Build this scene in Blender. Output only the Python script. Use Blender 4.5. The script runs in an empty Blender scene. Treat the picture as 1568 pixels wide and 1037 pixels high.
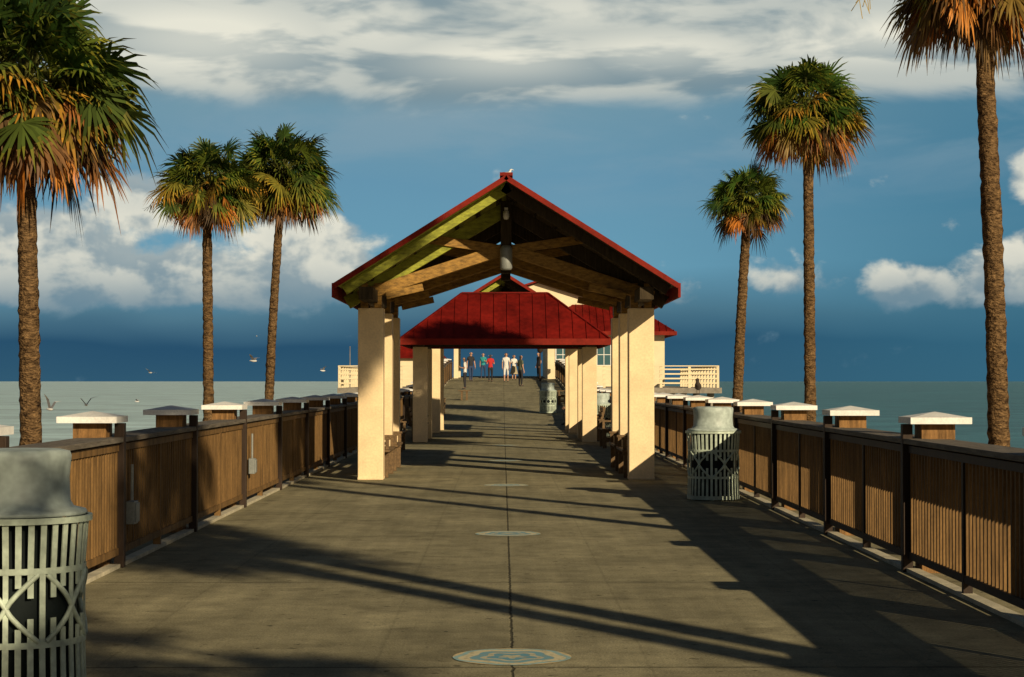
import bpy, math, random
from mathutils import Vector, Matrix, noise
R=math.radians
sc=bpy.context.scene
sc.view_settings.view_transform='Standard'
try: sc.view_settings.look='None'
except Exception: pass
sc.view_settings.exposure=0

# ------------------------------------------------------------------ materials
def lin(r,g,b):
    f=lambda c:(c/255/12.92) if c/255<=0.04045 else ((c/255+0.055)/1.055)**2.4
    return (f(r),f(g),f(b),1)
def nd(nt,t,**k):
    n=nt.nodes.new(t)
    for a,b in k.items(): setattr(n,a,b)
    return n
def newmat(name):
    m=bpy.data.materials.new(name); m.use_nodes=True
    nt=m.node_tree; return m,nt,nt.nodes['Principled BSDF']
def mk(name,c,rough=.7,scale=6,var=.3,bump=.2,stretch=(1,1,1),metal=0,c2=None,fine=60,dist=.01,spec=.4):
    m,nt,b=newmat(name)
    tc=nd(nt,'ShaderNodeTexCoord'); mp=nd(nt,'ShaderNodeMapping'); mp.inputs['Scale'].default_value=stretch
    nt.links.new(tc.outputs['Object'],mp.inputs[0])
    n1=nd(nt,'ShaderNodeTexNoise'); n1.inputs['Scale'].default_value=scale; n1.inputs['Detail'].default_value=4; n1.inputs['Roughness'].default_value=.65
    n2=nd(nt,'ShaderNodeTexNoise'); n2.inputs['Scale'].default_value=fine; n2.inputs['Detail'].default_value=2
    nt.links.new(mp.outputs[0],n1.inputs[0]); nt.links.new(mp.outputs[0],n2.inputs[0])
    rp=nd(nt,'ShaderNodeValToRGB')
    if c2 is None: c2=[x*(1-var*1.3) for x in c]
    rp.color_ramp.elements[0].position=.32; rp.color_ramp.elements[0].color=(c2[0],c2[1],c2[2],1)
    rp.color_ramp.elements[1].position=.68; rp.color_ramp.elements[1].color=(*[min(1,x*(1+var*.25)) for x in c[:3]],1)
    nt.links.new(n1.outputs['Fac'],rp.inputs[0])
    mx=nd(nt,'ShaderNodeMix',data_type='RGBA',blend_type='MULTIPLY'); mx.inputs['Factor'].default_value=1
    r2=nd(nt,'ShaderNodeMapRange'); r2.inputs[1].default_value=.3; r2.inputs[2].default_value=.7; r2.inputs[3].default_value=1-var*.7; r2.inputs[4].default_value=1.05
    nt.links.new(n2.outputs['Fac'],r2.inputs[0])
    cb=nd(nt,'ShaderNodeCombineColor')
    for i in range(3): nt.links.new(r2.outputs[0],cb.inputs[i])
    nt.links.new(rp.outputs[0],mx.inputs[6]); nt.links.new(cb.outputs[0],mx.inputs[7])
    nt.links.new(mx.outputs[2],b.inputs['Base Color'])
    b.inputs['Roughness'].default_value=rough; b.inputs['Metallic'].default_value=metal
    b.inputs['Specular IOR Level'].default_value=spec
    if bump:
        bp=nd(nt,'ShaderNodeBump'); bp.inputs['Strength'].default_value=bump; bp.inputs['Distance'].default_value=dist
        nt.links.new(n2.outputs['Fac'],bp.inputs['Height']); nt.links.new(bp.outputs[0],b.inputs['Normal'])
    return m

M_cream=mk('cream_paint',(.90,.69,.40),.6,1.6,.15,.15,fine=30)
M_fence=mk('brown_composite',(.23,.13,.045),.7,3,.4,.1,(3,3,.6),spec=.2)
M_fencedark=mk('dark_brown_post',(.045,.028,.018),.6,4,.3,.1,(3,3,.5),spec=.2)
M_plank=mk('weathered_rail_wood',(.21,.18,.14),.8,5,.4,.25,(6,.6,6),spec=.2)
M_block=mk('timber_post_wood',(.32,.17,.06),.75,5,.45,.25,(6,6,.8),spec=.2)
M_white=mk('white_cap_paint',(.88,.87,.82),.5,5,.14,.1)
M_red=mk('red_metal_roof',(.19,.010,.006),.6,1.2,.4,.03,(1,1,1),fine=8,spec=.1)
M_redtrim=mk('red_trim',(.24,.018,.008),.6,3,.3,.05,spec=.12)
M_wood=mk('truss_timber',(.46,.25,.05),.7,4,.5,.2,(2,2,6))
M_litwood=mk('sunlit_rafter_timber',(.40,.42,.04),.7,4,.45,.2,(2,2,6))  # lit copy of the roof timber: sunlight on the left slope put into colour
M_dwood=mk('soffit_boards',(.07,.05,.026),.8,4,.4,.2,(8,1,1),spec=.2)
M_benchw=mk('bench_wood',(.20,.12,.05),.7,4,.4,.2,(1,6,6))
M_grey=mk('grey_metal',(.30,.32,.30),.45,6,.2,.05,metal=.2)
M_can=mk('pale_green_metal',(.60,.70,.56),.5,4,.3,.05,fine=25)
M_liner=mk('bin_liner',(.012,.018,.018),.7,5,.2,.0,spec=.15)
M_lid=mk('bin_lid_plastic',(.48,.56,.51),.5,3,.3,.03,fine=12)
M_bark=mk('palm_bark',(.27,.165,.075),.95,6,.6,1.0,(1,1,2.2),c2=(.035,.02,.011),fine=16,dist=.09,spec=.1)
M_glass,nt,b=newmat('window_glass'); b.inputs['Base Color'].default_value=(.05,.12,.14,1); b.inputs['Roughness'].default_value=.08
M_sand=mk('beach_sand',(.5,.42,.29),.95,.6,.2,.3,fine=8)
M_wall=mk('cream_siding',(.80,.68,.44),.7,1.2,.1,.05)
M_conc=mk('pile_concrete',(.30,.27,.22),.85,3,.3,.3)
M_sunlit_curb=mk('sunlit_curb_concrete',(.62,.56,.40),.85,3,.3,.3)  # pale colour stands for sunlight spots along the fence base
M_bird=mk('gull_white',(.7,.7,.68),.7,8,.1,0)
M_birdg=mk('gull_grey',(.2,.2,.21),.7,8,.1,0)
M_pel=mk('pelican_brown',(.07,.055,.04),.8,8,.3,0)

M_leaf,nt,b=newmat('palm_frond')
at=nd(nt,'ShaderNodeAttribute',attribute_name='Col')
tr=nd(nt,'ShaderNodeBsdfTranslucent'); ms=nd(nt,'ShaderNodeMixShader'); ms.inputs[0].default_value=.22
nt.links.new(at.outputs['Color'],b.inputs['Base Color']); nt.links.new(at.outputs['Color'],tr.inputs['Color'])
b.inputs['Roughness'].default_value=.5; b.inputs['Specular IOR Level'].default_value=.25
nt.links.new(b.outputs[0],ms.inputs[1]); nt.links.new(tr.outputs[0],ms.inputs[2])
nt.links.new(ms.outputs[0],nt.nodes['Material Output'].inputs[0])

# ------------------------------------------------------------------ mesh builder
class MB:
    def __init__(s): s.v=[];s.f=[];s.m=[];s.c=[];s.sm=[]
    def face(s,pts,mat=0,col=None,smooth=False):
        n=len(s.v); s.v+= [tuple(p) for p in pts]; s.f.append(tuple(range(n,n+len(pts)))); s.m.append(mat); s.c.append(col); s.sm.append(smooth)
    def grid(s,rows,mat=0,closed=False,smooth=True,col=None):
        n=len(s.v); w=len(rows[0])
        for r in rows: s.v+=[tuple(p) for p in r]
        for i in range(len(rows)-1):
            for j in range(w if closed else w-1):
                k=(j+1)%w
                s.f.append((n+i*w+j,n+i*w+k,n+(i+1)*w+k,n+(i+1)*w+j)); s.m.append(mat); s.c.append(col); s.sm.append(smooth)
    def hexa(s,p,mat=0):
        n=len(s.v); s.v+=[tuple(q) for q in p]
        for f in ((3,2,1,0),(4,5,6,7),(0,1,5,4),(1,2,6,5),(2,3,7,6),(3,0,4,7)):
            s.f.append(tuple(n+i for i in f)); s.m.append(mat); s.c.append(None); s.sm.append(False)
    def box(s,x0,x1,y0,y1,z0,z1,mat=0,dz0=0,dz1=0):
        s.hexa([(x0,y0,z0+dz0),(x1,y0,z0+dz0),(x1,y1,z0+dz1),(x0,y1,z0+dz1),(x0,y0,z1+dz0),(x1,y0,z1+dz0),(x1,y1,z1+dz1),(x0,y1,z1+dz1)],mat)
    def beam(s,p0,p1,w,h,mat=0,up=(0,0,1)):
        p0=Vector(p0);p1=Vector(p1);d=(p1-p0).normalized();u=Vector(up)
        sd=d.cross(u)
        if sd.length<1e-4: sd=d.cross(Vector((0,1,0)))
        sd.normalize();u=sd.cross(d).normalized()
        a=sd*w/2;c=u*h/2
        s.hexa([p0-a-c,p0+a-c,p1+a-c,p1-a-c,p0-a+c,p0+a+c,p1+a+c,p1-a+c],mat)
    def tube(s,pts,rad,n=10,mat=0,smooth=True,cap=True,col=None):
        rows=[]
        for i,p in enumerate(pts):
            p=Vector(p); a=Vector(pts[max(0,i-1)]);b_=Vector(pts[min(len(pts)-1,i+1)])
            d=(b_-a).normalized() if (b_-a).length>0 else Vector((0,0,1))
            x=d.cross(Vector((0.01,1,0.02))).normalized() if abs(d.y)<.95 else d.cross(Vector((1,0,0))).normalized()
            y=d.cross(x)
            r=rad[i]
            rows.append([p+x*math.cos(2*math.pi*k/n)*r+y*math.sin(2*math.pi*k/n)*r for k in range(n)])
        s.grid(rows,mat,True,smooth,col)
        if cap:
            s.face(rows[0][::-1],mat,col); s.face(rows[-1],mat,col)
    def lathe(s,cx,cy,prof,n=32,mat=0,smooth=True):
        rows=[[(cx+r*math.cos(2*math.pi*k/n),cy+r*math.sin(2*math.pi*k/n),z) for k in range(n)] for r,z in prof]
        s.grid(rows,mat,True,smooth)
    def build(s,name,mats,parent=None,bevel=0,loc=None,rotz=0):
        me=bpy.data.meshes.new(name); me.from_pydata(s.v,[],s.f)
        for m in mats: me.materials.append(m)
        me.polygons.foreach_set('material_index',s.m)
        me.polygons.foreach_set('use_smooth',s.sm)
        if any(c is not None for c in s.c):
            ca=me.color_attributes.new('Col','FLOAT_COLOR','CORNER'); arr=[]
            for p,c in zip(me.polygons,s.c):
                c=c or (.1,.1,.1)
                arr+= [c[0],c[1],c[2],1]*p.loop_total
            ca.data.foreach_set('color',arr)
        me.update()
        o=bpy.data.objects.new(name,me); sc.collection.objects.link(o)
        if parent: o.parent=parent
        if loc: o.location=loc
        o.rotation_euler[2]=rotz
        if bevel:
            b=o.modifiers.new('bevel','BEVEL'); b.width=bevel; b.segments=2; b.limit_method='ANGLE'
        return o
def empty(name,loc=(0,0,0)):
    e=bpy.data.objects.new(name,None); sc.collection.objects.link(e); e.location=loc; e.empty_display_size=.2; return e

# ------------------------------------------------------------------ layout
CX=-0.053; CH=1.6; F=3000.0
def PX(px,d): return (px-770)*d/F+CX
def PZ(py,d): return CH+(584-py)*d/F
def dz(y):
    if y<73: return 0.0
    if y<120: return (y-73)/47*1.65
    if y<150: return 1.65+(y-120)/30*.35
    return 2.0

# ------------------------------------------------------------------ ground + sea
mb=MB(); rows=[]
for y in [-400,-100,0,60,90,110,130,170,400]:
    z=-3.1 if y<90 else (-3.1-(y-90)*.03)
    rows.append([(x,y,z+(-.0)) for x in (-2000,-300,-60,0,60,300,2000)])
mb.grid(rows,0,smooth=False); mb.build('beach_sand',[M_sand])

mw,nt,b=newmat('sea_water')
tc=nd(nt,'ShaderNodeTexCoord'); 
mp=nd(nt,'ShaderNodeMapping'); mp.inputs['Scale'].default_value=(.25,.8,1)
nt.links.new(tc.outputs['Object'],mp.inputs[0])
n1=nd(nt,'ShaderNodeTexNoise'); n1.inputs['Scale'].default_value=1.0; n1.inputs['Detail'].default_value=6; n1.inputs['Roughness'].default_value=.65
nt.links.new(mp.outputs[0],n1.inputs[0])
mp2=nd(nt,'ShaderNodeMapping'); mp2.inputs['Scale'].default_value=(.05,.12,1)
nt.links.new(tc.outputs['Object'],mp2.inputs[0])
n3=nd(nt,'ShaderNodeTexNoise'); n3.inputs['Scale'].default_value=1.0; n3.inputs['Detail'].default_value=8; n3.inputs['Roughness'].default_value=.8
nt.links.new(mp2.outputs[0],n3.inputs[0])
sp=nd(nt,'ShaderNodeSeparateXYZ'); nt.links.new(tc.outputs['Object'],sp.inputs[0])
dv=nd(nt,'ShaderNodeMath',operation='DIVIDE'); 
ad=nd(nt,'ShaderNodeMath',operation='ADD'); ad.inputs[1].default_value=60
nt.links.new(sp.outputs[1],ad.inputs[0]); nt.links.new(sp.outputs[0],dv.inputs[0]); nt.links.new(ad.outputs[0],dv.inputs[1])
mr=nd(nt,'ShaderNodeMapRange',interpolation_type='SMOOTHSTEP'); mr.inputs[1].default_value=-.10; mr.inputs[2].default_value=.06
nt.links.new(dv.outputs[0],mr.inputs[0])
mx=nd(nt,'ShaderNodeMix',data_type='RGBA'); mx.inputs[6].default_value=(.54,.72,.72,1); mx.inputs[7].default_value=(.07,.21,.25,1)  # paler on the left: bright cloud reflection painted into the base colour
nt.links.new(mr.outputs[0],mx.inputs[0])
ml=nd(nt,'ShaderNodeMix',data_type='RGBA',blend_type='MULTIPLY'); ml.inputs[0].default_value=1
m2=nd(nt,'ShaderNodeMapRange'); m2.inputs[1].default_value=.35; m2.inputs[2].default_value=.65; m2.inputs[3].default_value=.5; m2.inputs[4].default_value=1.25
nt.links.new(n3.outputs['Fac'],m2.inputs[0])
cb=nd(nt,'ShaderNodeCombineColor')
for i in range(3): nt.links.new(m2.outputs[0],cb.inputs[i])
nt.links.new(mx.outputs[2],ml.inputs[6]); nt.links.new(cb.outputs[0],ml.inputs[7])
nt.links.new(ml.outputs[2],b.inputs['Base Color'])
b.inputs['Roughness'].default_value=.4; b.inputs['IOR'].default_value=1.33; b.inputs['Specular IOR Level'].default_value=.3
bp=nd(nt,'ShaderNodeBump'); bp.inputs['Strength'].default_value=1; bp.inputs['Distance'].default_value=.6
nt.links.new(n1.outputs['Fac'],bp.inputs['Height']); nt.links.new(bp.outputs[0],b.inputs['Normal'])
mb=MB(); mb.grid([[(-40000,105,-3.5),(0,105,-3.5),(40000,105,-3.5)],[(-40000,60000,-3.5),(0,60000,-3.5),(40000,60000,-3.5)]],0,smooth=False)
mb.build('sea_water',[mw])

# ------------------------------------------------------------------ deck
md,nt,b=newmat('concrete_deck')
tc=nd(nt,'ShaderNodeTexCoord'); O=tc.outputs['Object']
def noi(scale,det=5,ro=.6,vec=None,st=None):
    n=nd(nt,'ShaderNodeTexNoise'); n.inputs['Scale'].default_value=scale; n.inputs['Detail'].default_value=det; n.inputs['Roughness'].default_value=ro
    if st:
        m=nd(nt,'ShaderNodeMapping'); m.inputs['Scale'].default_value=st; nt.links.new(O,m.inputs[0]); nt.links.new(m.outputs[0],n.inputs[0])
    else: nt.links.new(O,n.inputs[0])
    return n.outputs['Fac']
def mth(op,a,b_=None,c=None):
    n=nd(nt,'ShaderNodeMath',operation=op)
    for i,v in enumerate((a,b_,c)):
        if v is None: continue
        if isinstance(v,(int,float)): n.inputs[i].default_value=v
        else: nt.links.new(v,n.inputs[i])
    return n.outputs[0]
def rng(v,a,b_,c=0,d=1,sm=False):
    n=nd(nt,'ShaderNodeMapRange'); 
    if sm: n.interpolation_type='SMOOTHSTEP'
    nt.links.new(v,n.inputs[0])
    for i,q in enumerate((a,b_,c,d)): n.inputs[i+1].default_value=q
    return n.outputs[0]
sp=nd(nt,'ShaderNodeSeparateXYZ'); nt.links.new(O,sp.inputs[0])
X,Y=sp.outputs[0],sp.outputs[1]
big=noi(.7,5,.6); mid=noi(4,5,.7); fin=noi(60,2,.6); spk=noi(11,2,.5); lng=noi(1.0,3,.6,st=(5,.25,1)); stn=noi(1.7,3,.5)
wob=noi(9,3,.7)
xs=mth('ADD',X,mth('MULTIPLY',mth('SUBTRACT',wob,.5),.05))
seam=rng(mth('ABSOLUTE',xs),.004,.012,0,1)
yy=mth('ADD',Y,mth('MULTIPLY',mth('SUBTRACT',wob,.5),.06))
fr=mth('ABSOLUTE',mth('SUBTRACT',mth('FRACT',mth('DIVIDE',mth('SUBTRACT',yy,11.0-4.65/2),4.65)),.5))
seam2=rng(mth('MULTIPLY',fr,4.65),.008,.03,.45,1)
xl=mth('MULTIPLY',mth('ABSOLUTE',mth('SUBTRACT',mth('FRACT',mth('ADD',mth('DIVIDE',xs,1.55),.0)),.5)),1.55)
seam3=rng(xl,.004,.014,.86,1)
val=mth('MULTIPLY',rng(big,.3,.7,.72,1.12),rng(mid,.3,.7,.72,1.12))
val=mth('MULTIPLY',val,rng(fin,.3,.7,.72,1.15))
val=mth('MULTIPLY',val,rng(lng,.3,.7,.82,1.08))
val=mth('MULTIPLY',val,rng(spk,.27,.34,.4,1))
val=mth('MULTIPLY',val,rng(stn,.30,.42,.74,1,True))
val=mth('MULTIPLY',val,rng(seam,0,1,.3,1))
val=mth('MULTIPLY',mth('MULTIPLY',val,seam2),seam3)
cr=nd(nt,'ShaderNodeMix',data_type='RGBA'); cr.inputs[6].default_value=(.28,.255,.155,1); cr.inputs[7].default_value=(.37,.33,.20,1)
nt.links.new(big,cr.inputs[0])
vm=nd(nt,'ShaderNodeVectorMath',operation='SCALE'); nt.links.new(cr.outputs[2],vm.inputs[0]); nt.links.new(val,vm.inputs['Scale'])
nt.links.new(vm.outputs[0],b.inputs['Base Color']); b.inputs['Roughness'].default_value=.9; b.inputs['Specular IOR Level'].default_value=.1
bp=nd(nt,'ShaderNodeBump'); bp.inputs['Strength'].default_value=.45; bp.inputs['Distance'].default_value=.01
nt.links.new(mth('ADD',fin,mth('MULTIPLY',seam,2)),bp.inputs['Height']); nt.links.new(bp.outputs[0],b.inputs['Normal'])

mb=MB()
ys=[-25]+[-20+i*4 for i in range(23)]+[73]
ys=sorted(set(y for y in ys if y<=73))+[85,97,110,120,135,150,190]
HW=3.62
mb.grid([[(-HW,y,dz(y)),(0,y,dz(y)),(HW,y,dz(y))] for y in ys],0,smooth=False)
for s_ in (-1,1):
    mb.grid([[(s_*HW,y,dz(y)),(s_*HW,y,dz(y)-.35)] for y in ys],0,smooth=False)
mb.grid([[(-HW,y,dz(y)-.35),(HW,y,dz(y)-.35)] for y in ys],0,smooth=False)
mb.build('pier_deck',[md])
mb=MB()
for y in range(-20,190,8):
    for x in (-2.6,2.6):
        mb.tube([(x,y,-5.5),(x,y,dz(y)-.62)],[.22,.22],12,0)
    mb.box(-3.4,3.4,y-.25,y+.25,dz(y)-.75,dz(y)-.36,0)
mb.build('pier_piles',[M_conc])

# medallions
mm,nt,b=newmat('medallion_paint')
tc=nd(nt,'ShaderNodeTexCoord'); O=tc.outputs['Object']
sp=nd(nt,'ShaderNodeSeparateXYZ'); nt.links.new(O,sp.inputs[0])
rad=mth('SQRT',mth('ADD',mth('POWER',sp.outputs[0],2),mth('POWER',sp.outputs[1],2)))
ang=mth('ARCTAN2',sp.outputs[1],sp.outputs[0])
rad2=mth('ADD',rad,mth('MULTIPLY',mth('SINE',mth('MULTIPLY',ang,5)),.022))
rp=nd(nt,'ShaderNodeValToRGB'); rp.color_ramp.interpolation='CONSTANT'
els=[(0,(.5,.46,.28)),(.06,(.10,.28,.36)),(.13,(.5,.46,.30)),(.17,(.14,.32,.38)),(.23,(.60,.53,.32)),(.30,(.26,.44,.44)),(.335,(.6,.47,.24))]
while len(rp.color_ramp.elements)<len(els): rp.color_ramp.elements.new(.5)
for e,(p,c) in zip(rp.color_ramp.elements,els): e.position=p*2.5; e.color=(*c,1)
nt.links.new(mth('MULTIPLY',rad2,2.5),rp.inputs[0])
wv=noi(18,5,.7)
mxx=nd(nt,'ShaderNodeMix',data_type='RGBA'); mxx.inputs[7].default_value=(.30,.27,.16,1)
nt.links.new(rng(wv,.5,.62,0,.75),mxx.inputs[0]); nt.links.new(rp.outputs[0],mxx.inputs[6]); nt.links.new(mxx.outputs[2],b.inputs['Base Color']); b.inputs['Roughness'].default_value=.7
for y in [11.4,20.6,30.2,39.5,49,58.5,68]:
    mb=MB(); mb.face([(math.cos(a*math.pi/24)*.345,math.sin(a*math.pi/24)*.345,0) for a in range(48)])
    mb.build('deck_medallion',[mm],loc=(0,y,dz(y)+.004))

# ------------------------------------------------------------------ railings
def railing(sd,first,yend,ystart=-12):
    root=empty('pier_railing')
    pk=MB();rl=MB();po=MB();cp=MB();tp=MB();kb=MB()
    s=sd; xi=3.36*s
    y=first
    while y-4>ystart: y-=4
    posts=[]
    while y<yend: posts.append(y); y+=4
    y=ystart
    while y<yend:
        z=dz(y)
        w=.0165
        pk.box(min(xi,xi+.036*s),max(xi,xi+.036*s),y-w,y+w,z+.165,z+1.02)
        y+=.108 if y<75 else .216
    ends=[ystart]+posts+[yend]
    for a,b_ in zip(ends[:-1],ends[1:]):
        if b_-a<.3: continue
        x0,x1=sorted((xi-.012*s,xi+.05*s))
        rl.box(x0,x1,a+.05,b_-.05,.11,.17,1,dz(a),dz(b_)); rl.box(x0,x1,a+.05,b_-.05,1.0,1.06,1,dz(a),dz(b_))
        ym=(a+b_)/2
        rl.box(x0-.003,x1+.003,ym-.03,ym+.03,.003,1.0,1,dz(ym),dz(ym))
        x0,x1=sorted((xi-.05*s,xi+.13*s)); x2,x3=sorted((xi+.137*s,xi+.33*s))
        tp.box(x0,x1,a+.012,b_-.012,1.075,1.12,0,dz(a),dz(b_)); tp.box(x2,x3,a+.012,b_-.012,1.072,1.117,0,dz(a),dz(b_))
        x0,x1=sorted((xi+.29*s,xi+.33*s))
        tp.box(x0,x1,a+.012,b_-.012,.86,1.07,0,dz(a),dz(b_))  # unseen outer apron, deepened so it shades the upper pickets
        x0,x1=sorted((xi-.03*s,xi+.07*s)); kb.box(x0,x1,a+.06,b_-.06,.002,.035,0,dz(a),dz(b_))  # pale strip added under the rails, coloured like sunlight spots
    for y in posts:
        z=dz(y)
        x0,x1=sorted((xi-.055*s,xi+.03*s))
        po.box(x0,x1,y-.045,y+.045,z+.002,z+1.24)
        xc=xi+.225*s
        cp.box(xc-.14,xc+.14,y-.14,y+.14,z-.7,z+1.255,0)
        h=.255
        cp.box(xc-h,xc+h,y-h,y+h,z+1.245,z+1.30,1)
        a=[(xc-h+.02,y-h+.02,z+1.301),(xc+h-.02,y-h+.02,z+1.301),(xc+h-.02,y+h-.02,z+1.301),(xc-h+.02,y+h-.02,z+1.301)]
        t=(xc,y,z+1.345)
        for i in range(4): cp.face([a[i],a[(i+1)%4],t],1)
    pk.build('pickets',[M_fence],root); rl.build('rails',[M_fence,M_fencedark if sd>0 else M_fence],root); po.build('posts',[M_fencedark],root,.006)  # right rails darker than left: backlit shade put into their colour
    cp.build('capped_timber_posts',[M_block,M_white],root); tp.build('top_boards',[M_plank],root,.006); kb.build('sunlit_curb',[M_sunlit_curb],root)
railing(1,12.5,128); railing(-1,12.9,128)

def ebox(y,z):
    mb=MB(); mb.box(-3.345,-3.27,y-.09,y+.09,z-.1,z+.1,0); mb.box(-3.27,-3.255,y-.075,y+.075,z-.085,z+.085,0); mb.tube([(-3.31,y,z+.1),(-3.31,y,z+.42)],[.014,.014],8,0)
    mb.build('electrical_box',[M_grey],bevel=.006)
ebox(16.75+.5,.45); ebox(24.9+.6,.5)

# ------------------------------------------------------------------ pavilion (gable)
def gable_pavilion(y0,y1,posts,name='gable_pavilion',zb=0,full=True):
    root=empty(name)
    hw=2.655; ze=3.12; za=4.79; sl=(za-ze)/hw
    rf=MB(); un=MB(); tr_=MB(); ps=MB()
    for s in (-1,1):
        def P(x,y,off):
            n=Vector((s*sl,0,1)).normalized()
            return Vector((s*x,y,za-sl*x+zb))+n*off
        def slab(a,b_,ya,yb,lo,hi,mat,B):
            q=[P(a,ya,lo),P(b_,ya,lo),P(b_,yb,lo),P(a,yb,lo),P(a,ya,hi),P(b_,ya,hi),P(b_,yb,hi),P(a,yb,hi)]
            if s<0: q=[q[1],q[0],q[3],q[2],q[5],q[4],q[7],q[6]]
            B.hexa(q,mat)
        slab(0,hw,y0,y1,-.03,0,0,rf)
        y=y0+.2
        while y<y1: rf.beam(P(.03,y,.014),P(hw-.01,y,.014),.025,.026,0,up=(s*sl,0,1)); y+=.4
        for yy_ in (y0-.02,y1+.02):
            rf.beam(P(0.0,yy_,-.03),P(hw+.03,yy_,-.03),.04,.08,1,up=(s*sl,0,1))
        rf.box(min(s*(hw+.005),s*(hw+.045)),max(s*(hw+.005),s*(hw+.045)),y0-.03,y1+.03,ze-.22+zb,ze+.0+zb,1)
        slab(0.02,hw-.01,y0+.01,y1-.01,-.06,-.033,1 if s<0 else 0,un)  # left underside gets the sunlit timber colour, right the shaded one
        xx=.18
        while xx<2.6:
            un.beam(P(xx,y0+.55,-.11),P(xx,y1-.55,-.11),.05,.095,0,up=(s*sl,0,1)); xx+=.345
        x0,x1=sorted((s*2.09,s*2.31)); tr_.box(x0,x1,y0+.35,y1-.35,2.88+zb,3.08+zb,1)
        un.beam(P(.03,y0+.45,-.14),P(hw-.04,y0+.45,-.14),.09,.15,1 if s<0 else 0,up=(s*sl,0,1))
    rf.beam((0,y0-.03,za+.02+zb),(0,y1+.03,za+.02+zb),.2,.05,1)
    for i,y in enumerate(posts):
        for s in (-1,1):
            xc=s*2.2
            ps.box(xc-.205,xc+.205,y,y+.41,zb+.002,zb+2.79,0)
            ps.box(xc-.21,xc+.21,y-.01,y+.42,zb+.001,zb+.05,0)
            tr_.box(xc-.17,xc-.05,y+.1,y+.31,2.79+zb,3.2+zb,0); tr_.box(xc+.05,xc+.17,y+.1,y+.31,2.79+zb,3.2+zb,0)
            yc=y+.205
            tr_.beam((s*2.6,yc,3.12-.24+zb),(0,yc,za-.37+zb),.14,.22,2 if (i==0 and s<0) else 1)
            tr_.beam((s*2.4,yc-.10,2.98+zb),(s*.02,yc-.10,3.76+zb),.07,.19,0); tr_.beam((s*2.4,yc+.10,2.98+zb),(s*.02,yc+.10,3.76+zb),.07,.19,0)
            tr_.beam((s*1.25,yc-.09,3.92+zb),(s*.05,yc-.09,3.74+zb),.06,.15,0)
            tr_.beam((s*1.95,yc-.19,2.99+zb),(s*1.35,yc-.19,3.13+zb),.06,.12,0)
        tr_.box(-.09,.09,yc-.15,yc+.15,3.50+zb,za-.25+zb,1)
    rf.build('roof',[M_red,M_redtrim],root); un.build('soffit',[M_dwood,M_litwood],root); tr_.build('trusses',[M_wood,M_dwood,M_litwood],root,.008); ps.build('posts',[M_cream],root,.012)
    if full:
        lm=MB(); lm.lathe(0,posts[0]+.0-.06,[(.0,3.40),(.08,3.405),(.10,3.44),(.10,3.74),(.07,3.80),(.0,3.81)],20,0); lm.build('speaker_drum',[M_grey],root)
        lm=MB(); lm.lathe(0,posts[0]-.06,[(.0,4.22),(.035,4.23),(.048,4.27),(.048,4.36),(0,4.37)],14,0); lm.box(-.03,.03,posts[0]-.06,posts[0]+.06,4.37,4.42,0); lm.build('lamp',[M_white],root)
    return root
gable_pavilion(30.3,38.6,[31.8,34.3,36.7])
gable_pavilion(57.5,65.5,[60.6,64.2],full=False)
def hip_pavilion():
    root=empty('hip_pavilion'); rf=MB(); ps=MB()
    ya,yb=50,56.2; hw=2.68; ze=2.68; zr=3.93; rw=1.14; yr=52.0; yr2=54.2
    A=[(-hw,ya,ze),(hw,ya,ze),(hw,yb,ze),(-hw,yb,ze)]; T=[(-rw,yr,zr),(rw,yr,zr),(rw,yr2,zr),(-rw,yr2,zr)]
    for i in range(4): rf.face([A[i],A[(i+1)%4],T[(i+1)%4],T[i]],0)
    rf.face(T,0); rf.face([(p[0]*.99,p[1]+ (.02 if p[1]<53 else -.02),ze-.04) for p in A][::-1],2)
    x=-hw+.02
    while x<hw:
        t=min(1,(hw-abs(x))/(hw-rw)); 
        rf.beam((x,ya,ze+.012),(x,ya+(yr-ya)*t,ze+(zr-ze)*t+.012),.02,.03,0,up=(0,-.5,1)); x+=.34
    y=ya+.3
    while y<yb:
        t=min(1,(y-ya)/(yr-ya),(yb-y)/(yb-yr2))
        for s in(-1,1): rf.beam((s*hw,y,ze+.012),(s*(hw-(hw-rw)*t),y,ze+(zr-ze)*t+.012),.02,.03,0,up=(s*.6,0,1))
        y+=.36
    for i in range(4): rf.beam(Vector(A[i])+Vector((0,0,.015)),Vector(T[i])+Vector((0,0,.015)),.06,.035,0)
    rf.beam((-rw,yr,zr+.02),(rw,yr,zr+.02),.1,.04,0)
    rf.box(-hw-.03,hw+.03,ya-.04,ya-.0,ze-.15,ze+.01,1); rf.box(-hw-.03,hw+.03,yb,yb+.04,ze-.15,ze+.01,1)
    for s in(-1,1):
        x0,x1=sorted((s*hw,s*(hw+.03))); rf.box(x0,x1,ya,yb,ze-.15,ze+.005,1)
        for y in (51.3,54.4):
            ps.box(s*2.22-.19,s*2.22+.19,y,y+.38,.002,2.5,0)
        x0,x1=sorted((s*2.1,s*2.34)); rf.box(x0,x1,ya+.2,yb-.2,2.5,2.63,2)
    rf.box(-2.4,2.4,51.35,51.6,2.5,2.62,2)
    rf.build('roof',[M_red,M_redtrim,M_dwood],root); ps.build('posts',[M_cream],root,.012)
hip_pavilion()

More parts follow.
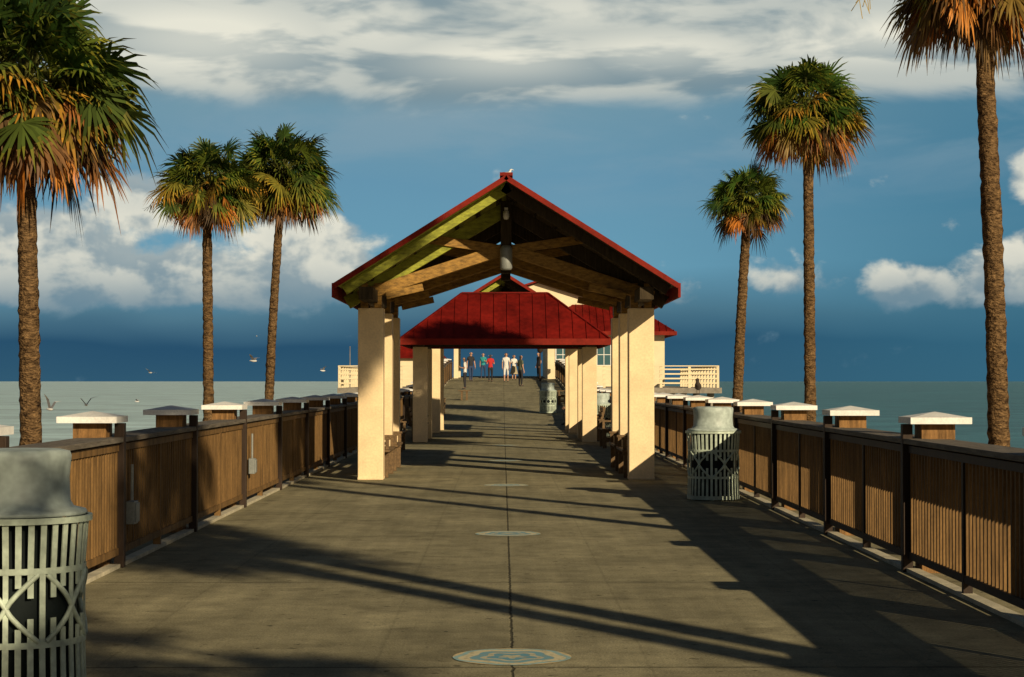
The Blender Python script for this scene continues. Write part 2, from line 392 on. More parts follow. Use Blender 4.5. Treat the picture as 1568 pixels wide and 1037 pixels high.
# ------------------------------------------------------------------ benches
def bench(x,y,zb,rot,L=1.8,back=True):
    mb=MB()
    for i in range(3): mb.box(-L/2,L/2,-.2+i*.14,-.08+i*.14,.43,.47,0)
    for s in (-1,1):
        xc=s*(L/2-.18)
        mb.box(xc-.05,xc+.05,-.18,.2,.37,.428,0)
        mb.box(xc-.045,xc+.045,-.17,-.08,.002,.37,0); mb.box(xc-.045,xc+.045,.10,.19,.002,.37,0)
        mb.beam((xc,-.13,.18),(xc,.15,.18),.05,.07,0)
        if back:
            mb.beam((xc,.21,.40),(xc,.32,.92),.06,.07,0,up=(0,1,0)); mb.box(xc-.035,xc+.035,-.2,.24,.63,.67,0); mb.box(xc-.03,xc+.03,-.18,-.12,.47,.63,0)
    if back:
        for i in range(3): mb.box(-L/2,L/2,.205+i*.028,.235+i*.028,.54+i*.13,.64+i*.13,0)
    return mb.build('park_bench',[M_benchw],bevel=.006,loc=(x,y,zb),rotz=rot)
for y in (33.25,35.7):
    bench(-2.12,y,0,R(90),1.8); bench(2.12,y,0,R(-90),1.8)
bench(PX(641,56),56.8,0,R(0),.6,False); bench(2.5,47.5,0,R(-90)); bench(2.55,70.4,0,R(-90)); bench(PX(711,93),93,dz(93)-.0,R(0),.6,False)
bench(-2.3,53.2,0,R(90)); bench(2.35,53.2,0,R(-90)); bench(2.6,88,dz(88),R(-90)); bench(-2.6,80,dz(80),R(90)); bench(-2.5,63,0,R(90)); bench(-2.5,45,0,R(90))

# ------------------------------------------------------------------ trash cans
def can(x,y,zb,rot=0):
    mb=MB(); r=.335
    mb.lathe(0,0,[(0,.06),(.29,.06),(.30,.08),(.30,.86),(.28,.9)],32,1)
    n=36
    def slat(a,z0,z1,w=.030):
        ca,sa=math.cos(a),math.sin(a); t=Vector((-sa,ca,0))*w/2; o=Vector((ca,sa,0))
        rr=lambda z: r+.02*max(0,(z-.78)/.15)+.012*max(0,(.15-z)/.15)
        def q(z,k,off): return o*(rr(z)+off)+t*k+Vector((0,0,z))
        mb.hexa([q(z0,-1,0),q(z0,1,0),q(z0,1,.008),q(z0,-1,.008),q(z1,-1,0),q(z1,1,0),q(z1,1,.008),q(z1,-1,.008)],0)
    K=6; m_=n//K
    for i in range(n):
        a=2*math.pi*i/n
        slat(a,.05,.30); slat(a,.68,.90)
        j=i%m_
        if j==0: slat(a,.32,.66)
        elif j in (1,m_-1): slat(a,.32,.44); slat(a,.54,.66)
        elif j in (2,m_-2): slat(a,.32,.39); slat(a,.59,.66)
    def band(z,h,rr,th=.012):
        mb.lathe(0,0,[(rr,z-h/2),(rr+th,z-h/2),(rr+th,z+h/2),(rr,z+h/2),(rr,z-h/2)],48,0,smooth=False)
    band(.04,.05,r+.008); band(.31,.03,r); band(.67,.03,r); band(.915,.03,r+.022,.02)
    def arc(pts,th=.014):
        P=[(math.cos(a)*(r+.006),math.sin(a)*(r+.006),z) for a,z in pts]
        mb.tube(P,[th]*len(P),6,0,cap=False)
    for k in range(K):
        a0=2*math.pi*k/K; da=2*math.pi/K; c=a0+da/2
        for sg in (-1,1):
            for sz in (-1,1):
                arc([(c+sg*(.0+.44*t/8)*da*1.0,.49+sz*(.0+.165*(t/8)**.8)) for t in range(9)])
        slat(c,.32,.66,.026)
    for k in range(6):
        a=2*math.pi*k/6; mb.box(math.cos(a)*.3-.02,math.cos(a)*.3+.02,math.sin(a)*.3-.02,math.sin(a)*.3+.02,.001,.06,0)
    mb.lathe(0,0,[(.345,.932),(.352,.94),(.345,.955),(.285,.97),(.268,1.0),(.262,1.12),(.268,1.18),(.272,1.225),(.264,1.248),(.22,1.258),(0,1.262)],40,2)
    mb.build('trash_can',[M_can,M_liner,M_lid],loc=(x,y,zb),rotz=rot)
can(PX(27,9.9),9.9,0,.1); can(PX(1092,26.5),26.5,0,.35); can(PX(649,74),74,.03,0); can(PX(917,58),57,0,.2); can(PX(839,81),81,dz(81),.3)

# ------------------------------------------------------------------ palms
def palm(bx,by,tx,ty,zc,Rc,seed,tr0,nf=110,name='palm_tree',wisps=0,bz=-3.15,dead=.24):
    rnd=random.Random(seed); mb=MB()
    B=Vector((bx,by,bz)); T=Vector((tx,ty,zc-Rc*.25))
    ctrl=(B+T)/2+Vector((-(tx-bx)*.25+rnd.uniform(-.1,.1),0,0))
    nr=110; rows=[]; nsd=16
    for i in range(nr+1):
        t=i/nr; p=B*(1-t)**2+ctrl*2*t*(1-t)+T*t*t
        r=tr0*(1.12-.26*t)*(1+.15*max(0,1-t*14))
        if t>.93: r*=1+ (t-.93)*4
        row=[]
        for k in range(nsd):
            a=2*math.pi*k/nsd
            nv=noise.noise(Vector((math.cos(a)*1.2,math.sin(a)*1.2,p.z*2+seed*7)))
            nv2=noise.noise(Vector((math.cos(a)*3,math.sin(a)*3,p.z*9+seed)))
            rr=r*(1+.12*nv+.16*nv2+(.05 if i%3==0 else -.02))
            row.append(p+Vector((math.cos(a)*rr,math.sin(a)*rr,0)))
        rows.append(row)
    mb.grid(rows,0,True,True,(.2,.15,.1))
    for i in range(46):
        a=rnd.uniform(0,6.28); z=T.z-rnd.uniform(-.1,.75)*Rc*.5
        o=Vector((math.cos(a),math.sin(a),0)); p=Vector((T.x,T.y,z))+o*tr0*.8
        mb.beam(p,p+o*.10+Vector((0,0,.20)),.07,.03,0,up=o)
    C=Vector((tx,ty,zc-Rc*.12))
    ga=2.39996
    for i in range(nf):
        t=(i+.5)/nf
        el=math.asin(max(-1,min(1,.99-1.74*t)))+rnd.uniform(-.2,.2)
        az=i*ga+rnd.uniform(-.35,.35)
        d=Vector((math.cos(el)*math.cos(az),math.cos(el)*math.sin(az),math.sin(el)))
        isdead=t>1-dead+rnd.uniform(-.12,.12); isyel=(not isdead) and t>.58-dead*.2+rnd.uniform(-.28,.2)
        if isdead:
            col=rnd.choice([(.46,.16,.025),(.28,.11,.03),(.18,.09,.035),(.08,.05,.025),(.48,.19,.035),(.26,.16,.06),(.12,.07,.03),(.20,.13,.03),(.06,.04,.02)])
        elif isyel: col=rnd.choice([(.19,.17,.025),(.10,.12,.02),(.26,.17,.028),(.07,.10,.018),(.06,.09,.018)])
        else: col=rnd.choice([(.034,.075,.012),(.055,.11,.016),(.020,.045,.010),(.11,.15,.02),(.045,.085,.016)])
        Lp=Rc*rnd.uniform(.32,.68)*(.85 if isdead else 1); 
        droop=.10 if el>0.6 else .2
        P0=C+d*.12; mid_=C+d*Lp*.55; P1=C+d*Lp+Vector((0,0,-droop*Lp))
        pc=(.16,.17,.05) if not isdead else (.22,.13,.06)
        mb.tube([P0,mid_,P1],[.024,.017,.013],4,1,False,False,pc)
        fd=(P1-mid_).normalized()
        side=fd.cross(Vector((0,0,1)))
        if side.length<.1: side=Vector((1,0,0))
        side.normalize(); side=(Matrix.Rotation(rnd.uniform(-1.0,1.0),3,fd)@side)
        nrm=side.cross(fd).normalized()
        nl=26 if not isdead else 20; spread=R(120) if not isdead else R(rnd.uniform(40,100))
        Ll=Rc*rnd.uniform(.36,.50)*(1.0 if not isdead else .95)
        for k in range(nl):
            u=(k+.5)/nl*2-1; a=u*spread+rnd.uniform(-.05,.05)
            ld=(fd*math.cos(a)+side*math.sin(a)+nrm*(-.12*abs(u)+rnd.uniform(-.09,.09))).normalized()
            L=Ll*(1-.28*abs(u))*rnd.uniform(.78,1.1)
            gr=(.28 if not isdead else .40)*rnd.uniform(.4,1.6)
            wv=ld.cross(nrm).normalized()
            w=.028*Rc/1.9*(1.0 if not isdead else .95)
            pts=[]; 
            for q,wf in ((0,.4),(.33,1.0),(.68,.78),(1,.05)):
                p=P1+ld*L*q*(1-.12*q*q)+Vector((0,0,-1))*L*gr*q*q*q
                pts.append((p,wf*w))
            f=rnd.uniform(.6,1.35)
            cc=(col[0]*f,col[1]*f,col[2]*f)
            for q in range(3):
                (p,a_),(p2,b_)=pts[q],pts[q+1]
                c_=cc
                if q==2 and not isdead: c_=(cc[0]*1.6+.03,cc[1]*1.25+.015,cc[2])
                mb.face([p-wv*a_,p+wv*a_,p2+wv*b_,p2-wv*b_],1,c_)
    for i in range(wisps):
        az=rnd.uniform(0,6.28); 
        o=Vector((math.cos(az),math.sin(az),0)); L=Rc*rnd.uniform(1.05,1.25)
        P=[C+o*L*q*.95+Vector((0,0,L*(.45*q-.75*q*q))) for q in (0,.25,.5,.75,1)]
        mb.tube(P,[.015,.012,.01,.007,.004],4,1,False,False,(.3,.24,.09))
        for j in range(60):
            q=rnd.uniform(.45,1); p=C+o*L*q*.95+Vector((0,0,L*(.45*q-.75*q*q)))
            e=p+Vector((rnd.uniform(-.2,.2),rnd.uniform(-.2,.2),rnd.uniform(-.42,.08)))*Rc*.5
            sdv=Vector((.008,.004,0)); mb.face([p-sdv,p+sdv,e+sdv,e-sdv],1,(.34,.26,.09))
    return mb.build(name,[M_bark,M_leaf])
def palmpx(pxb,pxt,pyc,d,Rc,seed,tr0,**k):
    bxx=PX(pxb,d); txx=PX(pxt,d)
    palm(bxx+(bxx-txx)*.3,d,txx,d,PZ(pyc,d),Rc,seed,tr0,**k)
palmpx(50,36,108,34,2.5,11,.18,wisps=3,nf=190,dead=.30)
palmpx(320,316,270,62,1.98,12,.165,wisps=1,nf=150,dead=.25)
palmpx(413,432,256,66,2.2,3,.15,nf=160,dead=.18)
palmpx(1130,1146,298,69,1.76,4,.18,wisps=2,dead=.3,nf=140)
palmpx(1240,1238,153,58,2.2,5,.165,dead=.27,nf=160)
palmpx(1527,1505,-80,34,2.1,6,.175,wisps=2,dead=.40,nf=140)
# palms behind / beside the camera (they cast the shadows on the deck)
palm(7.8,1.4,8.0,1.1,9.7,1.5,21,.17,nf=60); palm(8.9,-1.2,8.7,-1.2,9.35,1.8,22,.17,nf=60)
palm(8.3,10.2,8.3,10.4,10.2,1.5,23,.16,nf=70); palm(8.9,12.6,8.8,12.0,11.4,1.4,25,.16,nf=70); palm(8.4,-6.4,8.3,-6.8,7.9,1.9,24,.17,nf=46)

# ------------------------------------------------------------------ far platform, building
mb=MB()
for s,xe in ((-1,9.0),(1,11.8)):
    x0,x1=sorted((s*3.64,s*xe)); mb.box(x0,x1,106,165,.95,1.25,0)
    for y in range(108,165,8):
        for xx in (s*6,s*(xe-.4)): mb.tube([(xx,y,-6),(xx,y,.94)],[.2,.2],10,0)
mb.build('pier_platform',[M_conc])
def wood_rail(x0,x1,y0,y1,zb,name='wooden_railing'):
    mb=MB(); L=math.hypot(x1-x0,y1-y0); n=max(1,round(L/1.6))
    for i in range(n+1):
        t=i/n; x=x0+(x1-x0)*t; y=y0+(y1-y0)*t
        mb.box(x-.07,x+.07,y-.07,y+.07,zb,zb+1.15,0)
    for z in (.25,.5,.75,1.0): mb.beam((x0,y0-.075,zb+z),(x1,y1-.075,zb+z),.03,.08,0)
    mb.beam((x0,y0,zb+1.18),(x1,y1,zb+1.18),.22,.05,0)
    mb.build(name,[M_wall])
wood_rail(3.9,11.6,106.2,106.2,1.25); wood_rail(11.6,11.6,106.5,128,1.25); wood_rail(-8.9,-3.9,106.2,106.2,1.25); wood_rail(-8.9,-8.9,106.5,150,1.25)
root=empty('pier_building')
mb=MB(); mb.box(2.9,10.6,129,145,1.26,4.85,0); 
y=131.6
mb.face([(-3.4,y,5.6),(8.2,y,5.6),(8.2,y,6.35),(2.3,y,8.2),(-3.4,y,6.35)],0); mb.face([(-3.4,y+8,5.6),(8.2,y+8,5.6),(8.2,y+8,6.35),(2.3,y+8,8.2),(-3.4,y+8,6.35)],0)
mb.box(7.9,8.2,y+.01,y+7.9,4.85,6.35,0); mb.box(-3.4,-3.1,y+.01,y+7.9,5.6,6.35,0)
for yy_ in (131.8,139): mb.box(-3.35,-3.05,yy_,yy_+.3,1.8,5.6,0)
mb.build('walls',[M_wall],root)
mb=MB()
for x0,z0,x1,z1 in ((-4,6.2,2.3,8.27),(2.3,8.27,9.0,6.17)):
    mb.hexa([(x0,y-.5,z0),(x1,y-.5,z1),(x1,y+8.5,z1),(x0,y+8.5,z0),(x0,y-.5,z0+.12),(x1,y-.5,z1+.12),(x1,y+8.5,z1+.12),(x0,y+8.5,z0+.12)],1)
A=[(2.3,128.2,4.85),(11.3,128.2,4.85),(11.3,146,4.85),(2.3,146,4.85)]; T=[(4.6,131.5,6.75),(8.6,131.5,6.75),(8.6,142,6.75),(4.6,142,6.75)]
for i in range(4): mb.face([A[i],A[(i+1)%4],T[(i+1)%4],T[i]],0)
mb.face(T,0); mb.box(2.28,11.32,128.15,128.2,4.62,4.87,1); mb.box(11.3,11.35,128.2,146,4.62,4.87,1)
xx=2.6
while xx<11.2:
    t=min(1,(xx-2.3)/2.3,(11.3-xx)/2.7); mb.beam((xx,128.2,4.88),(xx,128.2+3.3*t,4.88+1.9*t),.04,.05,0); xx+=.45
mb.build('roof',[M_red,M_redtrim],root)
mb=MB()
for xc in (3.9,6.6,9.0):
    mb.box(xc-.5,xc+.5,128.94,128.998,2.6,4.1,0); mb.box(xc-.42,xc+.42,128.92,128.938,2.68,4.02,1); mb.box(xc-.02,xc+.02,128.90,128.918,2.68,4.02,0); mb.box(xc-.42,xc+.42,128.895,128.915,3.33,3.37,0)
mb.build('windows',[M_white,M_glass],root)
mb=MB(); mb.box(-8.4,-4.2,128,134,1.26,3.1,0); 
mb.hexa([(-8.8,127.6,3.1),(-3.8,127.6,3.1),(-3.8,134.4,3.1),(-8.8,134.4,3.1),(-7.8,129,4.1),(-4.8,129,4.1),(-4.8,133,4.1),(-7.8,133,4.1)],1)
mb.build('bait_shed',[M_wall,M_red])
mb=MB(); mb.tube([(PX(536,110),110,1.25),(PX(536,110),110,3.5)],[.035,.02],10,0); mb.tube([(PX(536,110),110,3.5),(PX(536,110),110,3.56)],[.04,.02],10,0); mb.build('flag_pole',[M_conc])
mb=MB(); mb.tube([(PX(827,118),118,1.6),(PX(827,118),118,3.3)],[.05,.04],10,0); mb.lathe(PX(827,118),118,[(.05,3.3),(.16,3.4),(.2,3.7),(.08,3.82),(0,3.85)],12,0); mb.build('street_lamp',[M_fencedark])

# ------------------------------------------------------------------ people
def cm(name,c): return mk(name,c,.8,20,.15,0)
SKIN=mk('skin',(.50,.28,.18),.6,10,.1,0); HAIR=mk('hair',(.05,.03,.02),.7,30,.3,0); EYE=mk('eye',(.02,.02,.02),.3,5,0,0); SHOE=mk('shoe',(.05,.05,.05),.6,10,.1,0)
def person(x,y,z,rot,top,bot,h=1.72,pose='stand',skirt=False,shorts=False,longhair=False,stride=0.0,seed=0,bend=0):
    s=h/1.76
    V=[];E=[];RD=[]
    def add(p,r,par=None):
        V.append(Vector(p)*s);RD.append(r*s)
        if par is not None:E.append((par,len(V)-1))
        return len(V)-1
    sit=pose=='sit'
    rnd=random.Random(seed)
    hz=.53 if sit else .93
    pel=add((0,0,hz),.135)
    fx=.22 if sit else .0
    sp1=add((0,fx*.3,hz+.2),.115,pel); ch=add((0,fx*.8,hz+.42),.14,sp1); nk=add((0,fx*1.15+.01,hz+.57),.052,ch); hb=add((0,fx*1.4+.02,hz+.65),.075,nk); hd=add((0,fx*1.5+.03,hz+.74),.098,hb); ht=add((0,fx*1.5+.02,hz+.81),.07,hd)
    nose=add((0,fx*1.5+.135,hz+.715),.014,hd)
    hands=[]
    for sd in (-1,1):
        st=stride*sd
        if sit:
            hp=add((sd*.1,.04,hz-.02),.095,pel); kn=add((sd*.13,.46,.50),.062,hp); an=add((sd*.12,.42,.09),.04,kn); add((sd*.13,.58,.04),.035,an)
            sh=add((sd*.18,fx*.9,hz+.47),.06,ch); el=add((sd*.24,fx+.1,hz+.22),.043,sh); wr=add((sd*.12,.42,hz+.12),.03,el); hn=add((sd*.09,.48,hz+.10),.034,wr)
        else:
            hp=add((sd*.09,0,hz-.07),.092,pel); kn=add((sd*.10,st*.5+.02,.49),.06,hp); an=add((sd*.10,st-.01,.085),.038,kn); add((sd*.11,st+.14,.038),.034,an)
            aw=-st*.5
            up=rnd.random()<.35
            sh=add((sd*.175,0,hz+.49),.056,ch); el=add((sd*.22,-.03+aw*.4,hz+.21),.042,sh)
            if up: wr=add((sd*.18,.22,hz+.27),.029,el); hn=add((sd*.16,.29,hz+.29),.033,wr)
            else: wr=add((sd*.225,.05+aw,hz-.04),.029,el); hn=add((sd*.22,.07+aw,hz-.12),.033,wr)
        hands.append((Vector(V[wr]),Vector(V[hn]),sd))
    me=bpy.data.meshes.new('p'); me.from_pydata([tuple(v) for v in V],E,[]); ob=bpy.data.objects.new('p',me); sc.collection.objects.link(ob)
    ob.modifiers.new('s','SKIN'); 
    sk=me.skin_vertices[0].data
    for i,r in enumerate(RD): sk[i].radius=(r,r*(.8 if i in (pel,sp1,ch) else 1))
    sk[ch].radius=(RD[ch]*1.15,RD[ch]*.75)
    sk[pel].use_root=True
    sb=ob.modifiers.new('u','SUBSURF'); sb.levels=2; sb.render_levels=2
    dg=bpy.context.evaluated_depsgraph_get(); m2=bpy.data.meshes.new_from_object(ob.evaluated_get(dg)); bpy.data.objects.remove(ob)
    body=bpy.data.objects.new('body',m2); sc.collection.objects.link(body)
    m2.materials.clear()
    for m in (SKIN,top,bot,HAIR,SHOE): m2.materials.append(m)
    hdc=V[hd]
    for p in m2.polygons:
        c=p.center/s; p.use_smooth=True; zz=c.z
        if sit: 
            if zz>hz+.60: mi=3 if (c.y<hdc.y/s-.01 or zz>hz+.79) else 0
            elif (c-Vector((c.x,.48,hz+.11))).length<.075 and abs(c.x)<.16: mi=0
            elif zz<.09: mi=4
            elif zz<hz+.04: mi=2
            else: mi=1
        else:
            arm=abs(c.x)>.18
            if zz>hz+.57: mi=3 if (c.y<hdc.y/s-.02 or zz>hz+.79) else 0
            elif arm and zz<hz+.30: mi=0
            elif zz>hz+.0: mi=1
            elif zz>(.45 if shorts or skirt else .1): mi=2
            elif zz>.085: mi=0
            else: mi=4
        p.material_index=mi
    root=empty('person',(x,y,z)); root.rotation_euler[2]=rot; body.parent=root
    mb=MB()
    for wr,hn,sd in hands:
        d=(hn-wr).normalized(); sv=d.cross(Vector((1,0,0))).normalized()
        for k,ln in enumerate((.065,.078,.072,.055)):
            b0=hn+sv*(k-1.5)*.019*s; 
            mid_=b0+d*ln*.6*s; tip=mid_+(d*.7+Vector((-sd*.5,0,0))).normalized()*ln*.55*s
            mb.tube([b0,mid_,tip],[.0095*s,.0085*s,.0065*s],6,0)
        th=hn-d*.03*s-sv*.03*s; mb.tube([th,th+(d-sv).normalized()*.035*s,th+(d*1.5-sv*.7).normalized()*.06*s],[.011*s,.010*s,.007*s],6,0)
    for sd in (-1,1):
        c=hdc+Vector((sd*.034,.088,.0))*s
        mb.lathe(c.x,c.y,[(0,c.z-.011*s),(.011*s,c.z),(0,c.z+.011*s)],8,1)
        e=hdc+Vector((sd*.097,-.005,-.01))*s; mb.box(e.x-.008,e.x+.008,e.y-.02,e.y+.02,e.z-.03,e.z+.03,0)
    m_=hdc+Vector((0,.09,-.06))*s; mb.box(m_.x-.022,m_.x+.022,m_.y-.006,m_.y+.006,m_.z-.004,m_.z+.004,1)
    if longhair:
        c=hdc+Vector((0,-.06,-.08))*s
        mb.tube([c+Vector((0,.01,.15))*s,c+Vector((0,-.02,.03))*s,c+Vector((0,-.03,-.10))*s,c+Vector((0,-.02,-.2))*s],[.06*s,.095*s,.08*s,.03*s],12,2)
    mb.build('hands_face_hair',[SKIN,EYE,HAIR],root)
    if skirt:
        mb=MB(); rows=[]
        for zz,rr in ((1.0,.135),(.9,.165),(.7,.21),(.5,.26),(.42,.275)):
            rows.append([(math.cos(a*math.pi/12)*rr*s*(1+.05*math.sin(a*3)),math.sin(a*math.pi/12)*rr*.85*s*(1+.05*math.sin(a*3)),zz*s) for a in range(24)])
        mb.grid(rows,0,True); mb.build('skirt',[bot],root)
    return root
cw=cm('cloth_white',(.75,.73,.68)); cr_=cm('cloth_red',(.5,.02,.02)); ct=cm('cloth_teal',(.03,.30,.32)); ck=cm('cloth_black',(.02,.02,.025)); cn=cm('cloth_navy',(.03,.05,.12)); cp_=cm('cloth_plaid',(.10,.12,.08)); ckh=cm('cloth_khaki',(.4,.33,.2)); cbl=cm('cloth_blue',(.10,.2,.4))
def pp(px,d,**k): 
    return person(PX(px,d),d,dz(d),k.pop('rot'),k.pop('top'),k.pop('bot'),**k)
pp(712,106,rot=R(80),top=cw,bot=ck,seed=1,h=1.75)
pp(721,118,rot=R(200),top=ck,bot=cn,seed=2,h=1.80,stride=.15)
pp(740,131,rot=R(170),top=ct,bot=cn,seed=3,h=1.72,stride=.2)
pp(751,117,rot=R(5),top=cr_,bot=ck,seed=4,h=1.68,stride=.15)
pp(775,117,rot=R(180),top=cw,bot=cw,seed=6,h=1.76,longhair=True,shorts=True,stride=.16)
pp(787,121,rot=R(190),top=cw,bot=ckh,seed=7,h=1.58,skirt=True,longhair=True)
pp(797,110,rot=R(-50),top=cp_,bot=ck,seed=8,h=1.78)
pp(825,126,rot=R(120),top=ck,bot=ck,seed=12,h=1.74)
person(2.62,70.4,0,R(90),cn,ck,h=1.76,pose='sit',seed=11)

# ------------------------------------------------------------------ birds
def flying(px,py,d,rot,up=.35,sc_=1.0,name='seagull'):
    mb=MB()
    mb.tube([(0,-.2,0),(0,-.14,.0),(0,-.02,0),(0,.12,.01),(0,.19,.03),(0,.23,.02),(0,.28,.01)],[.01,.04,.065,.05,.035,.02,.004],10,0)
    mb.face([(-.05,-.30,0),(.05,-.30,0),(.025,-.12,.01),(-.025,-.12,.01)],0)
    for s in (-1,1):
        a=[(s*.03,.08,.03),(s*.28,.12,.03+.28*up*1.4),(s*.62,-.02,.03+.5*up)]; b_=[(s*.03,-.09,.03),(s*.26,-.04,.03+.26*up*1.4),(s*.6,-.06,.03+.49*up)]
        for i in range(2):
            q=[a[i],a[i+1],b_[i+1],b_[i]]
            mb.face(q if s>0 else q[::-1],1 if i==0 else 2)
    o=mb.build(name,[M_bird,M_birdg,M_bird],loc=(PX(px,d),d,PZ(py,d)),rotz=rot); o.scale=(sc_,)*3; o.rotation_euler[1]=R(random.Random(px).uniform(-25,25))
flying(389,553,85,R(70),.5,.8);flying(231,571,110,R(50),.3,.7);flying(495,568,110,R(120),.5,.7);flying(133,620,80,R(30),.8,.8);flying(78,627,65,R(60),1.1,.7)
flying(211,615,140,R(90),.4,.8);flying(393,515,150,R(10),.2,.8)
def perched(x,y,z,rot,brown=False,s=1):
    mb=MB()
    mb.tube([(0,-.24,.10),(0,-.14,.14),(0,0,.17),(0,.10,.21),(0,.14,.27),(0,.15,.32),(0,.19,.33),(0,.27,.31)],[.008,.045,.075,.06,.036,.038,.02,.004],10,0)
    mb.tube([(0,-.22,.13),(0,-.1,.19),(0,.05,.22)],[.01,.05,.03],8,1)
    for q in (-.025,.025): mb.tube([(q,0,0),(q,0,.12)],[.006,.006],5,2)
    o=mb.build('pelican' if brown else 'seagull',[M_pel if brown else M_bird,M_pel if brown else M_birdg,M_pel],loc=(x,y,z),rotz=rot); o.scale=(s,)*3
perched(.02,33.5,4.86,R(80),s=.5); perched(.0,31.5,4.85,R(-70),s=.5)
perched(3.585,36.5,1.345,R(170),True,.9)

# ------------------------------------------------------------------ world
w=bpy.data.worlds.new('World'); sc.world=w; w.use_nodes=True; nt=w.node_tree
bg=nt.nodes['Background']; bg.inputs['Strength'].default_value=.1
sky=nd(nt,'ShaderNodeTexSky',sky_type='NISHITA'); sky.sun_disc=False
AZ=math.atan2(.507,-.862); EL=R(20.9)
sky.sun_elevation=EL; sky.sun_rotation=AZ
tc=nd(nt,'ShaderNodeTexCoord'); sp=nd(nt,'ShaderNodeSeparateXYZ'); nt.links.new(tc.outputs['Generated'],sp.inputs[0])
az=mth('ARCTAN2',sp.outputs[0],sp.outputs[1]); el=mth('ARCSINE',sp.outputs[2])
def A_(px): return (px-770)/3000
def E_(py): return (584-py)/3000
rp=nd(nt,'ShaderNodeValToRGB')
stops=[(0,(48,88,112)),(.02,(40,80,108)),(.036,(78,118,138)),(.06,(104,156,180)),(.10,(100,148,174)),(.14,(112,150,168)),(.2,(114,148,166))]
while len(rp.color_ramp.elements)<len(stops): rp.color_ramp.elements.new(.5)
for e,(p,c) in zip(rp.color_ramp.elements,stops): e.position=p*4; e.color=lin(*c)
wn=nd(nt,'ShaderNodeTexNoise'); wn.inputs['Scale'].default_value=1; wn.inputs['Detail'].default_value=3
cv=nd(nt,'ShaderNodeCombineXYZ'); nt.links.new(mth('MULTIPLY',az,6),cv.inputs[0]); nt.links.new(mth('MULTIPLY',el,18),cv.inputs[1]); nt.links.new(cv.outputs[0],wn.inputs[0])
elw=mth('ADD',el,mth('MULTIPLY',mth('SUBTRACT',wn.outputs['Fac'],.5),.03))
nt.links.new(mth('MULTIPLY',mth('MAXIMUM',elw,0),4),rp.inputs[0])
def mixc(f,a,b_):
    n=nd(nt,'ShaderNodeMix',data_type='RGBA')
    for i,v in ((0,f),(6,a),(7,b_)):
        if isinstance(v,(tuple,float,int)): n.inputs[i].default_value=v
        else: nt.links.new(v,n.inputs[i])
    return n.outputs[2]
base=mixc(rng(az,0.02,.28,0,.7,True),rp.outputs[0],mixc(rng(el,0,.2),lin(56,106,128),lin(50,118,150)))
def cloudnoise(sa,se,offa=0,offe=0,det=7,ro=.55,z=0.0,warp=.25):
    c=nd(nt,'ShaderNodeCombineXYZ'); nt.links.new(mth('MULTIPLY',mth('ADD',az,offa),sa),c.inputs[0]); nt.links.new(mth('MULTIPLY',mth('ADD',el,offe),se),c.inputs[1]); c.inputs[2].default_value=z
    n=nd(nt,'ShaderNodeTexNoise'); n.inputs['Scale'].default_value=1; n.inputs['Detail'].default_value=det; n.inputs['Roughness'].default_value=ro; n.inputs['Distortion'].default_value=warp
    nt.links.new(c.outputs[0],n.inputs[0]); return n.outputs['Fac']
def blob(px,py,rx,ry,wt=1):
    a=mth('POWER',mth('DIVIDE',mth('SUBTRACT',az,A_(px)),rx/3000),2); b_=mth('POWER',mth('DIVIDE',mth('SUBTRACT',el,E_(py)),ry/3000),2)
    return mth('MULTIPLY',mth('EXPONENT',mth('MULTIPLY',mth('ADD',a,b_),-1)),wt)
def mxs(l):
    o=l[0]
    for q in l[1:]: o=mth('MAXIMUM',o,q)
    return o
n1=cloudnoise(26,36,0,0,7,.54,1.3,.15); n1b=cloudnoise(26,36,-.008,-.010,4,.54,1.3,.15)
env=mxs([blob(60,420,300,105,1.4),blob(290,430,200,80,1.35),blob(460,410,120,120,1.3),blob(240,330,90,75,1.2),blob(1385,448,100,42,1.25),blob(1540,425,100,60,1.3),blob(1235,435,85,40,.95),blob(1568,285,40,50,1.1),blob(1445,352,36,20,.8),blob(1040,455,60,36,.7)])
env=mth('MULTIPLY',env,rng(el,E_(505),E_(455),0,1,True))
dn=mth('ADD',env,mth('MULTIPLY',mth('SUBTRACT',n1,.5),2.5))
cm1=rng(dn,.38,.85,0,.94,True)
sh=rng(mth('SUBTRACT',n1,n1b),-.10,.10,.1,.85,True)
sh=mth('ADD',mth('MULTIPLY',sh,.85),rng(dn,.6,2.0,.30,.0))
sh=mth('MULTIPLY',sh,rng(el,E_(495),E_(390),.05,1.0,True))
ccol=mixc(sh,lin(92,128,148),lin(232,228,210))
c1=mixc(cm1,base,ccol)
n2=cloudnoise(9,34,0,0,7,.55,4.2,.4); n2b=cloudnoise(9,34,-.010,-.008,4,.55,4.2,.4)
e2=mth('ADD',rng(el,E_(205),E_(100),0,1.25,True),mth('MULTIPLY',mth('SUBTRACT',n2,.5),1.0))
e2=mth('SUBTRACT',e2,blob(1215,0,60,16,.7))
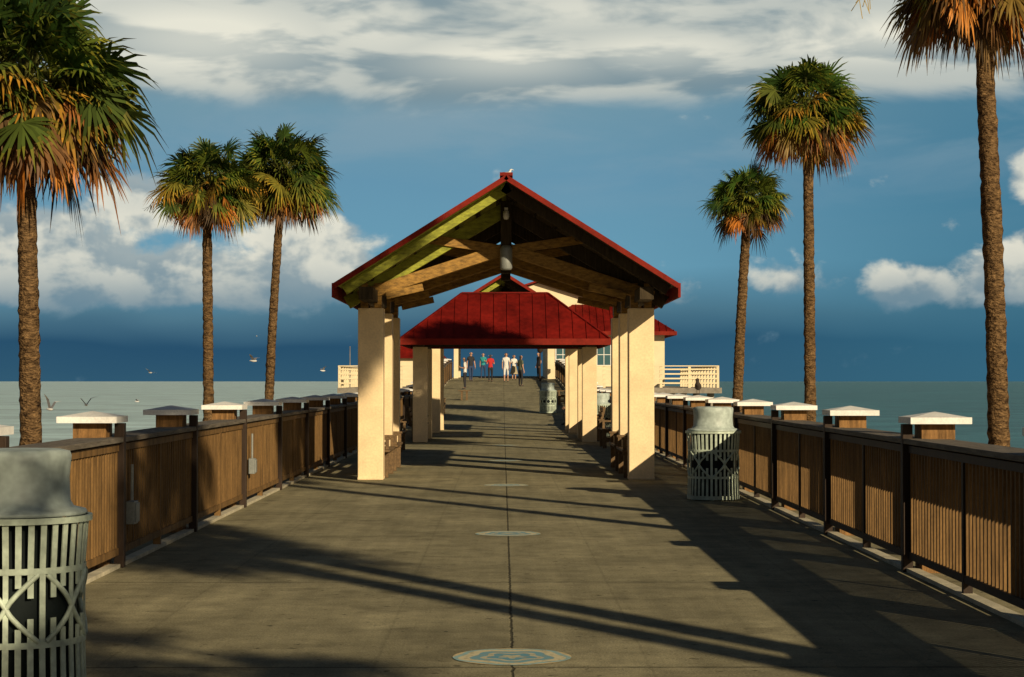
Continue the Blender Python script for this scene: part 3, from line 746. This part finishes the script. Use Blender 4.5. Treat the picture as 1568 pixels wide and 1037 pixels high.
cm2=mth('MULTIPLY',rng(e2,.2,1.0,0,.98,True),rng(el,.35,.6,1,.15,True))
wisp=mth('MULTIPLY',rng(n2,.40,.68,0,.55,True),rng(el,E_(380),E_(170),0,1,True))
bl=mxs([blob(310,70,190,55,1.2),blob(770,95,160,36,1.0),blob(1350,70,190,35,1.1),blob(1010,85,150,30,.9),blob(560,50,130,50,.6),blob(60,30,200,50,.5),blob(900,20,200,30,.6)])
s2=mth('ADD',mth('MULTIPLY',rng(mth('SUBTRACT',n2,n2b),-.08,.10,0.05,1,True),.5),mth('MULTIPLY',bl,.55))
c2=mixc(wisp,c1,lin(134,160,174))
c3=mixc(cm2,c2,mixc(s2,lin(112,138,150),lin(232,230,214)))
vs=nd(nt,'ShaderNodeVectorMath',operation='SCALE'); nt.links.new(c3,vs.inputs[0]); vs.inputs['Scale'].default_value=10.0
vk=nd(nt,'ShaderNodeVectorMath',operation='SCALE'); nt.links.new(sky.outputs[0],vk.inputs[0]); vk.inputs['Scale'].default_value=.24
fin_=mixc(rng(el,.22,.42,0,1,True),vs.outputs[0],vk.outputs[0])
fin2=mixc(rng(mth('ABSOLUTE',az),.5,1.0,0,1,True),fin_,vk.outputs[0])
nt.links.new(fin2,bg.inputs['Color'])
try:
    w.cycles.sampling_method='MANUAL'; w.cycles.sample_map_resolution=256
except Exception as e: print(e)

# sun
sd=bpy.data.lights.new('sun','SUN'); sd.energy=5.0; sd.angle=R(.5); sd.color=(1,.82,.55)
so=bpy.data.objects.new('sun',sd); sc.collection.objects.link(so)
ts=Vector((math.sin(AZ)*math.cos(EL),math.cos(AZ)*math.cos(EL),math.sin(EL)))
so.rotation_euler=ts.to_track_quat('Z','Y').to_euler(); so.location=(20,-30,20)

# camera
cd=bpy.data.cameras.new('camera'); co=bpy.data.objects.new('camera',cd); sc.collection.objects.link(co)
cd.lens=36*F/1568; cd.sensor_width=36; cd.clip_end=100000; cd.clip_start=.1
co.location=(CX,0,CH)
co.rotation_euler=(R(90)+math.atan(65.5/F),0,-math.atan(14/F))
sc.camera=co
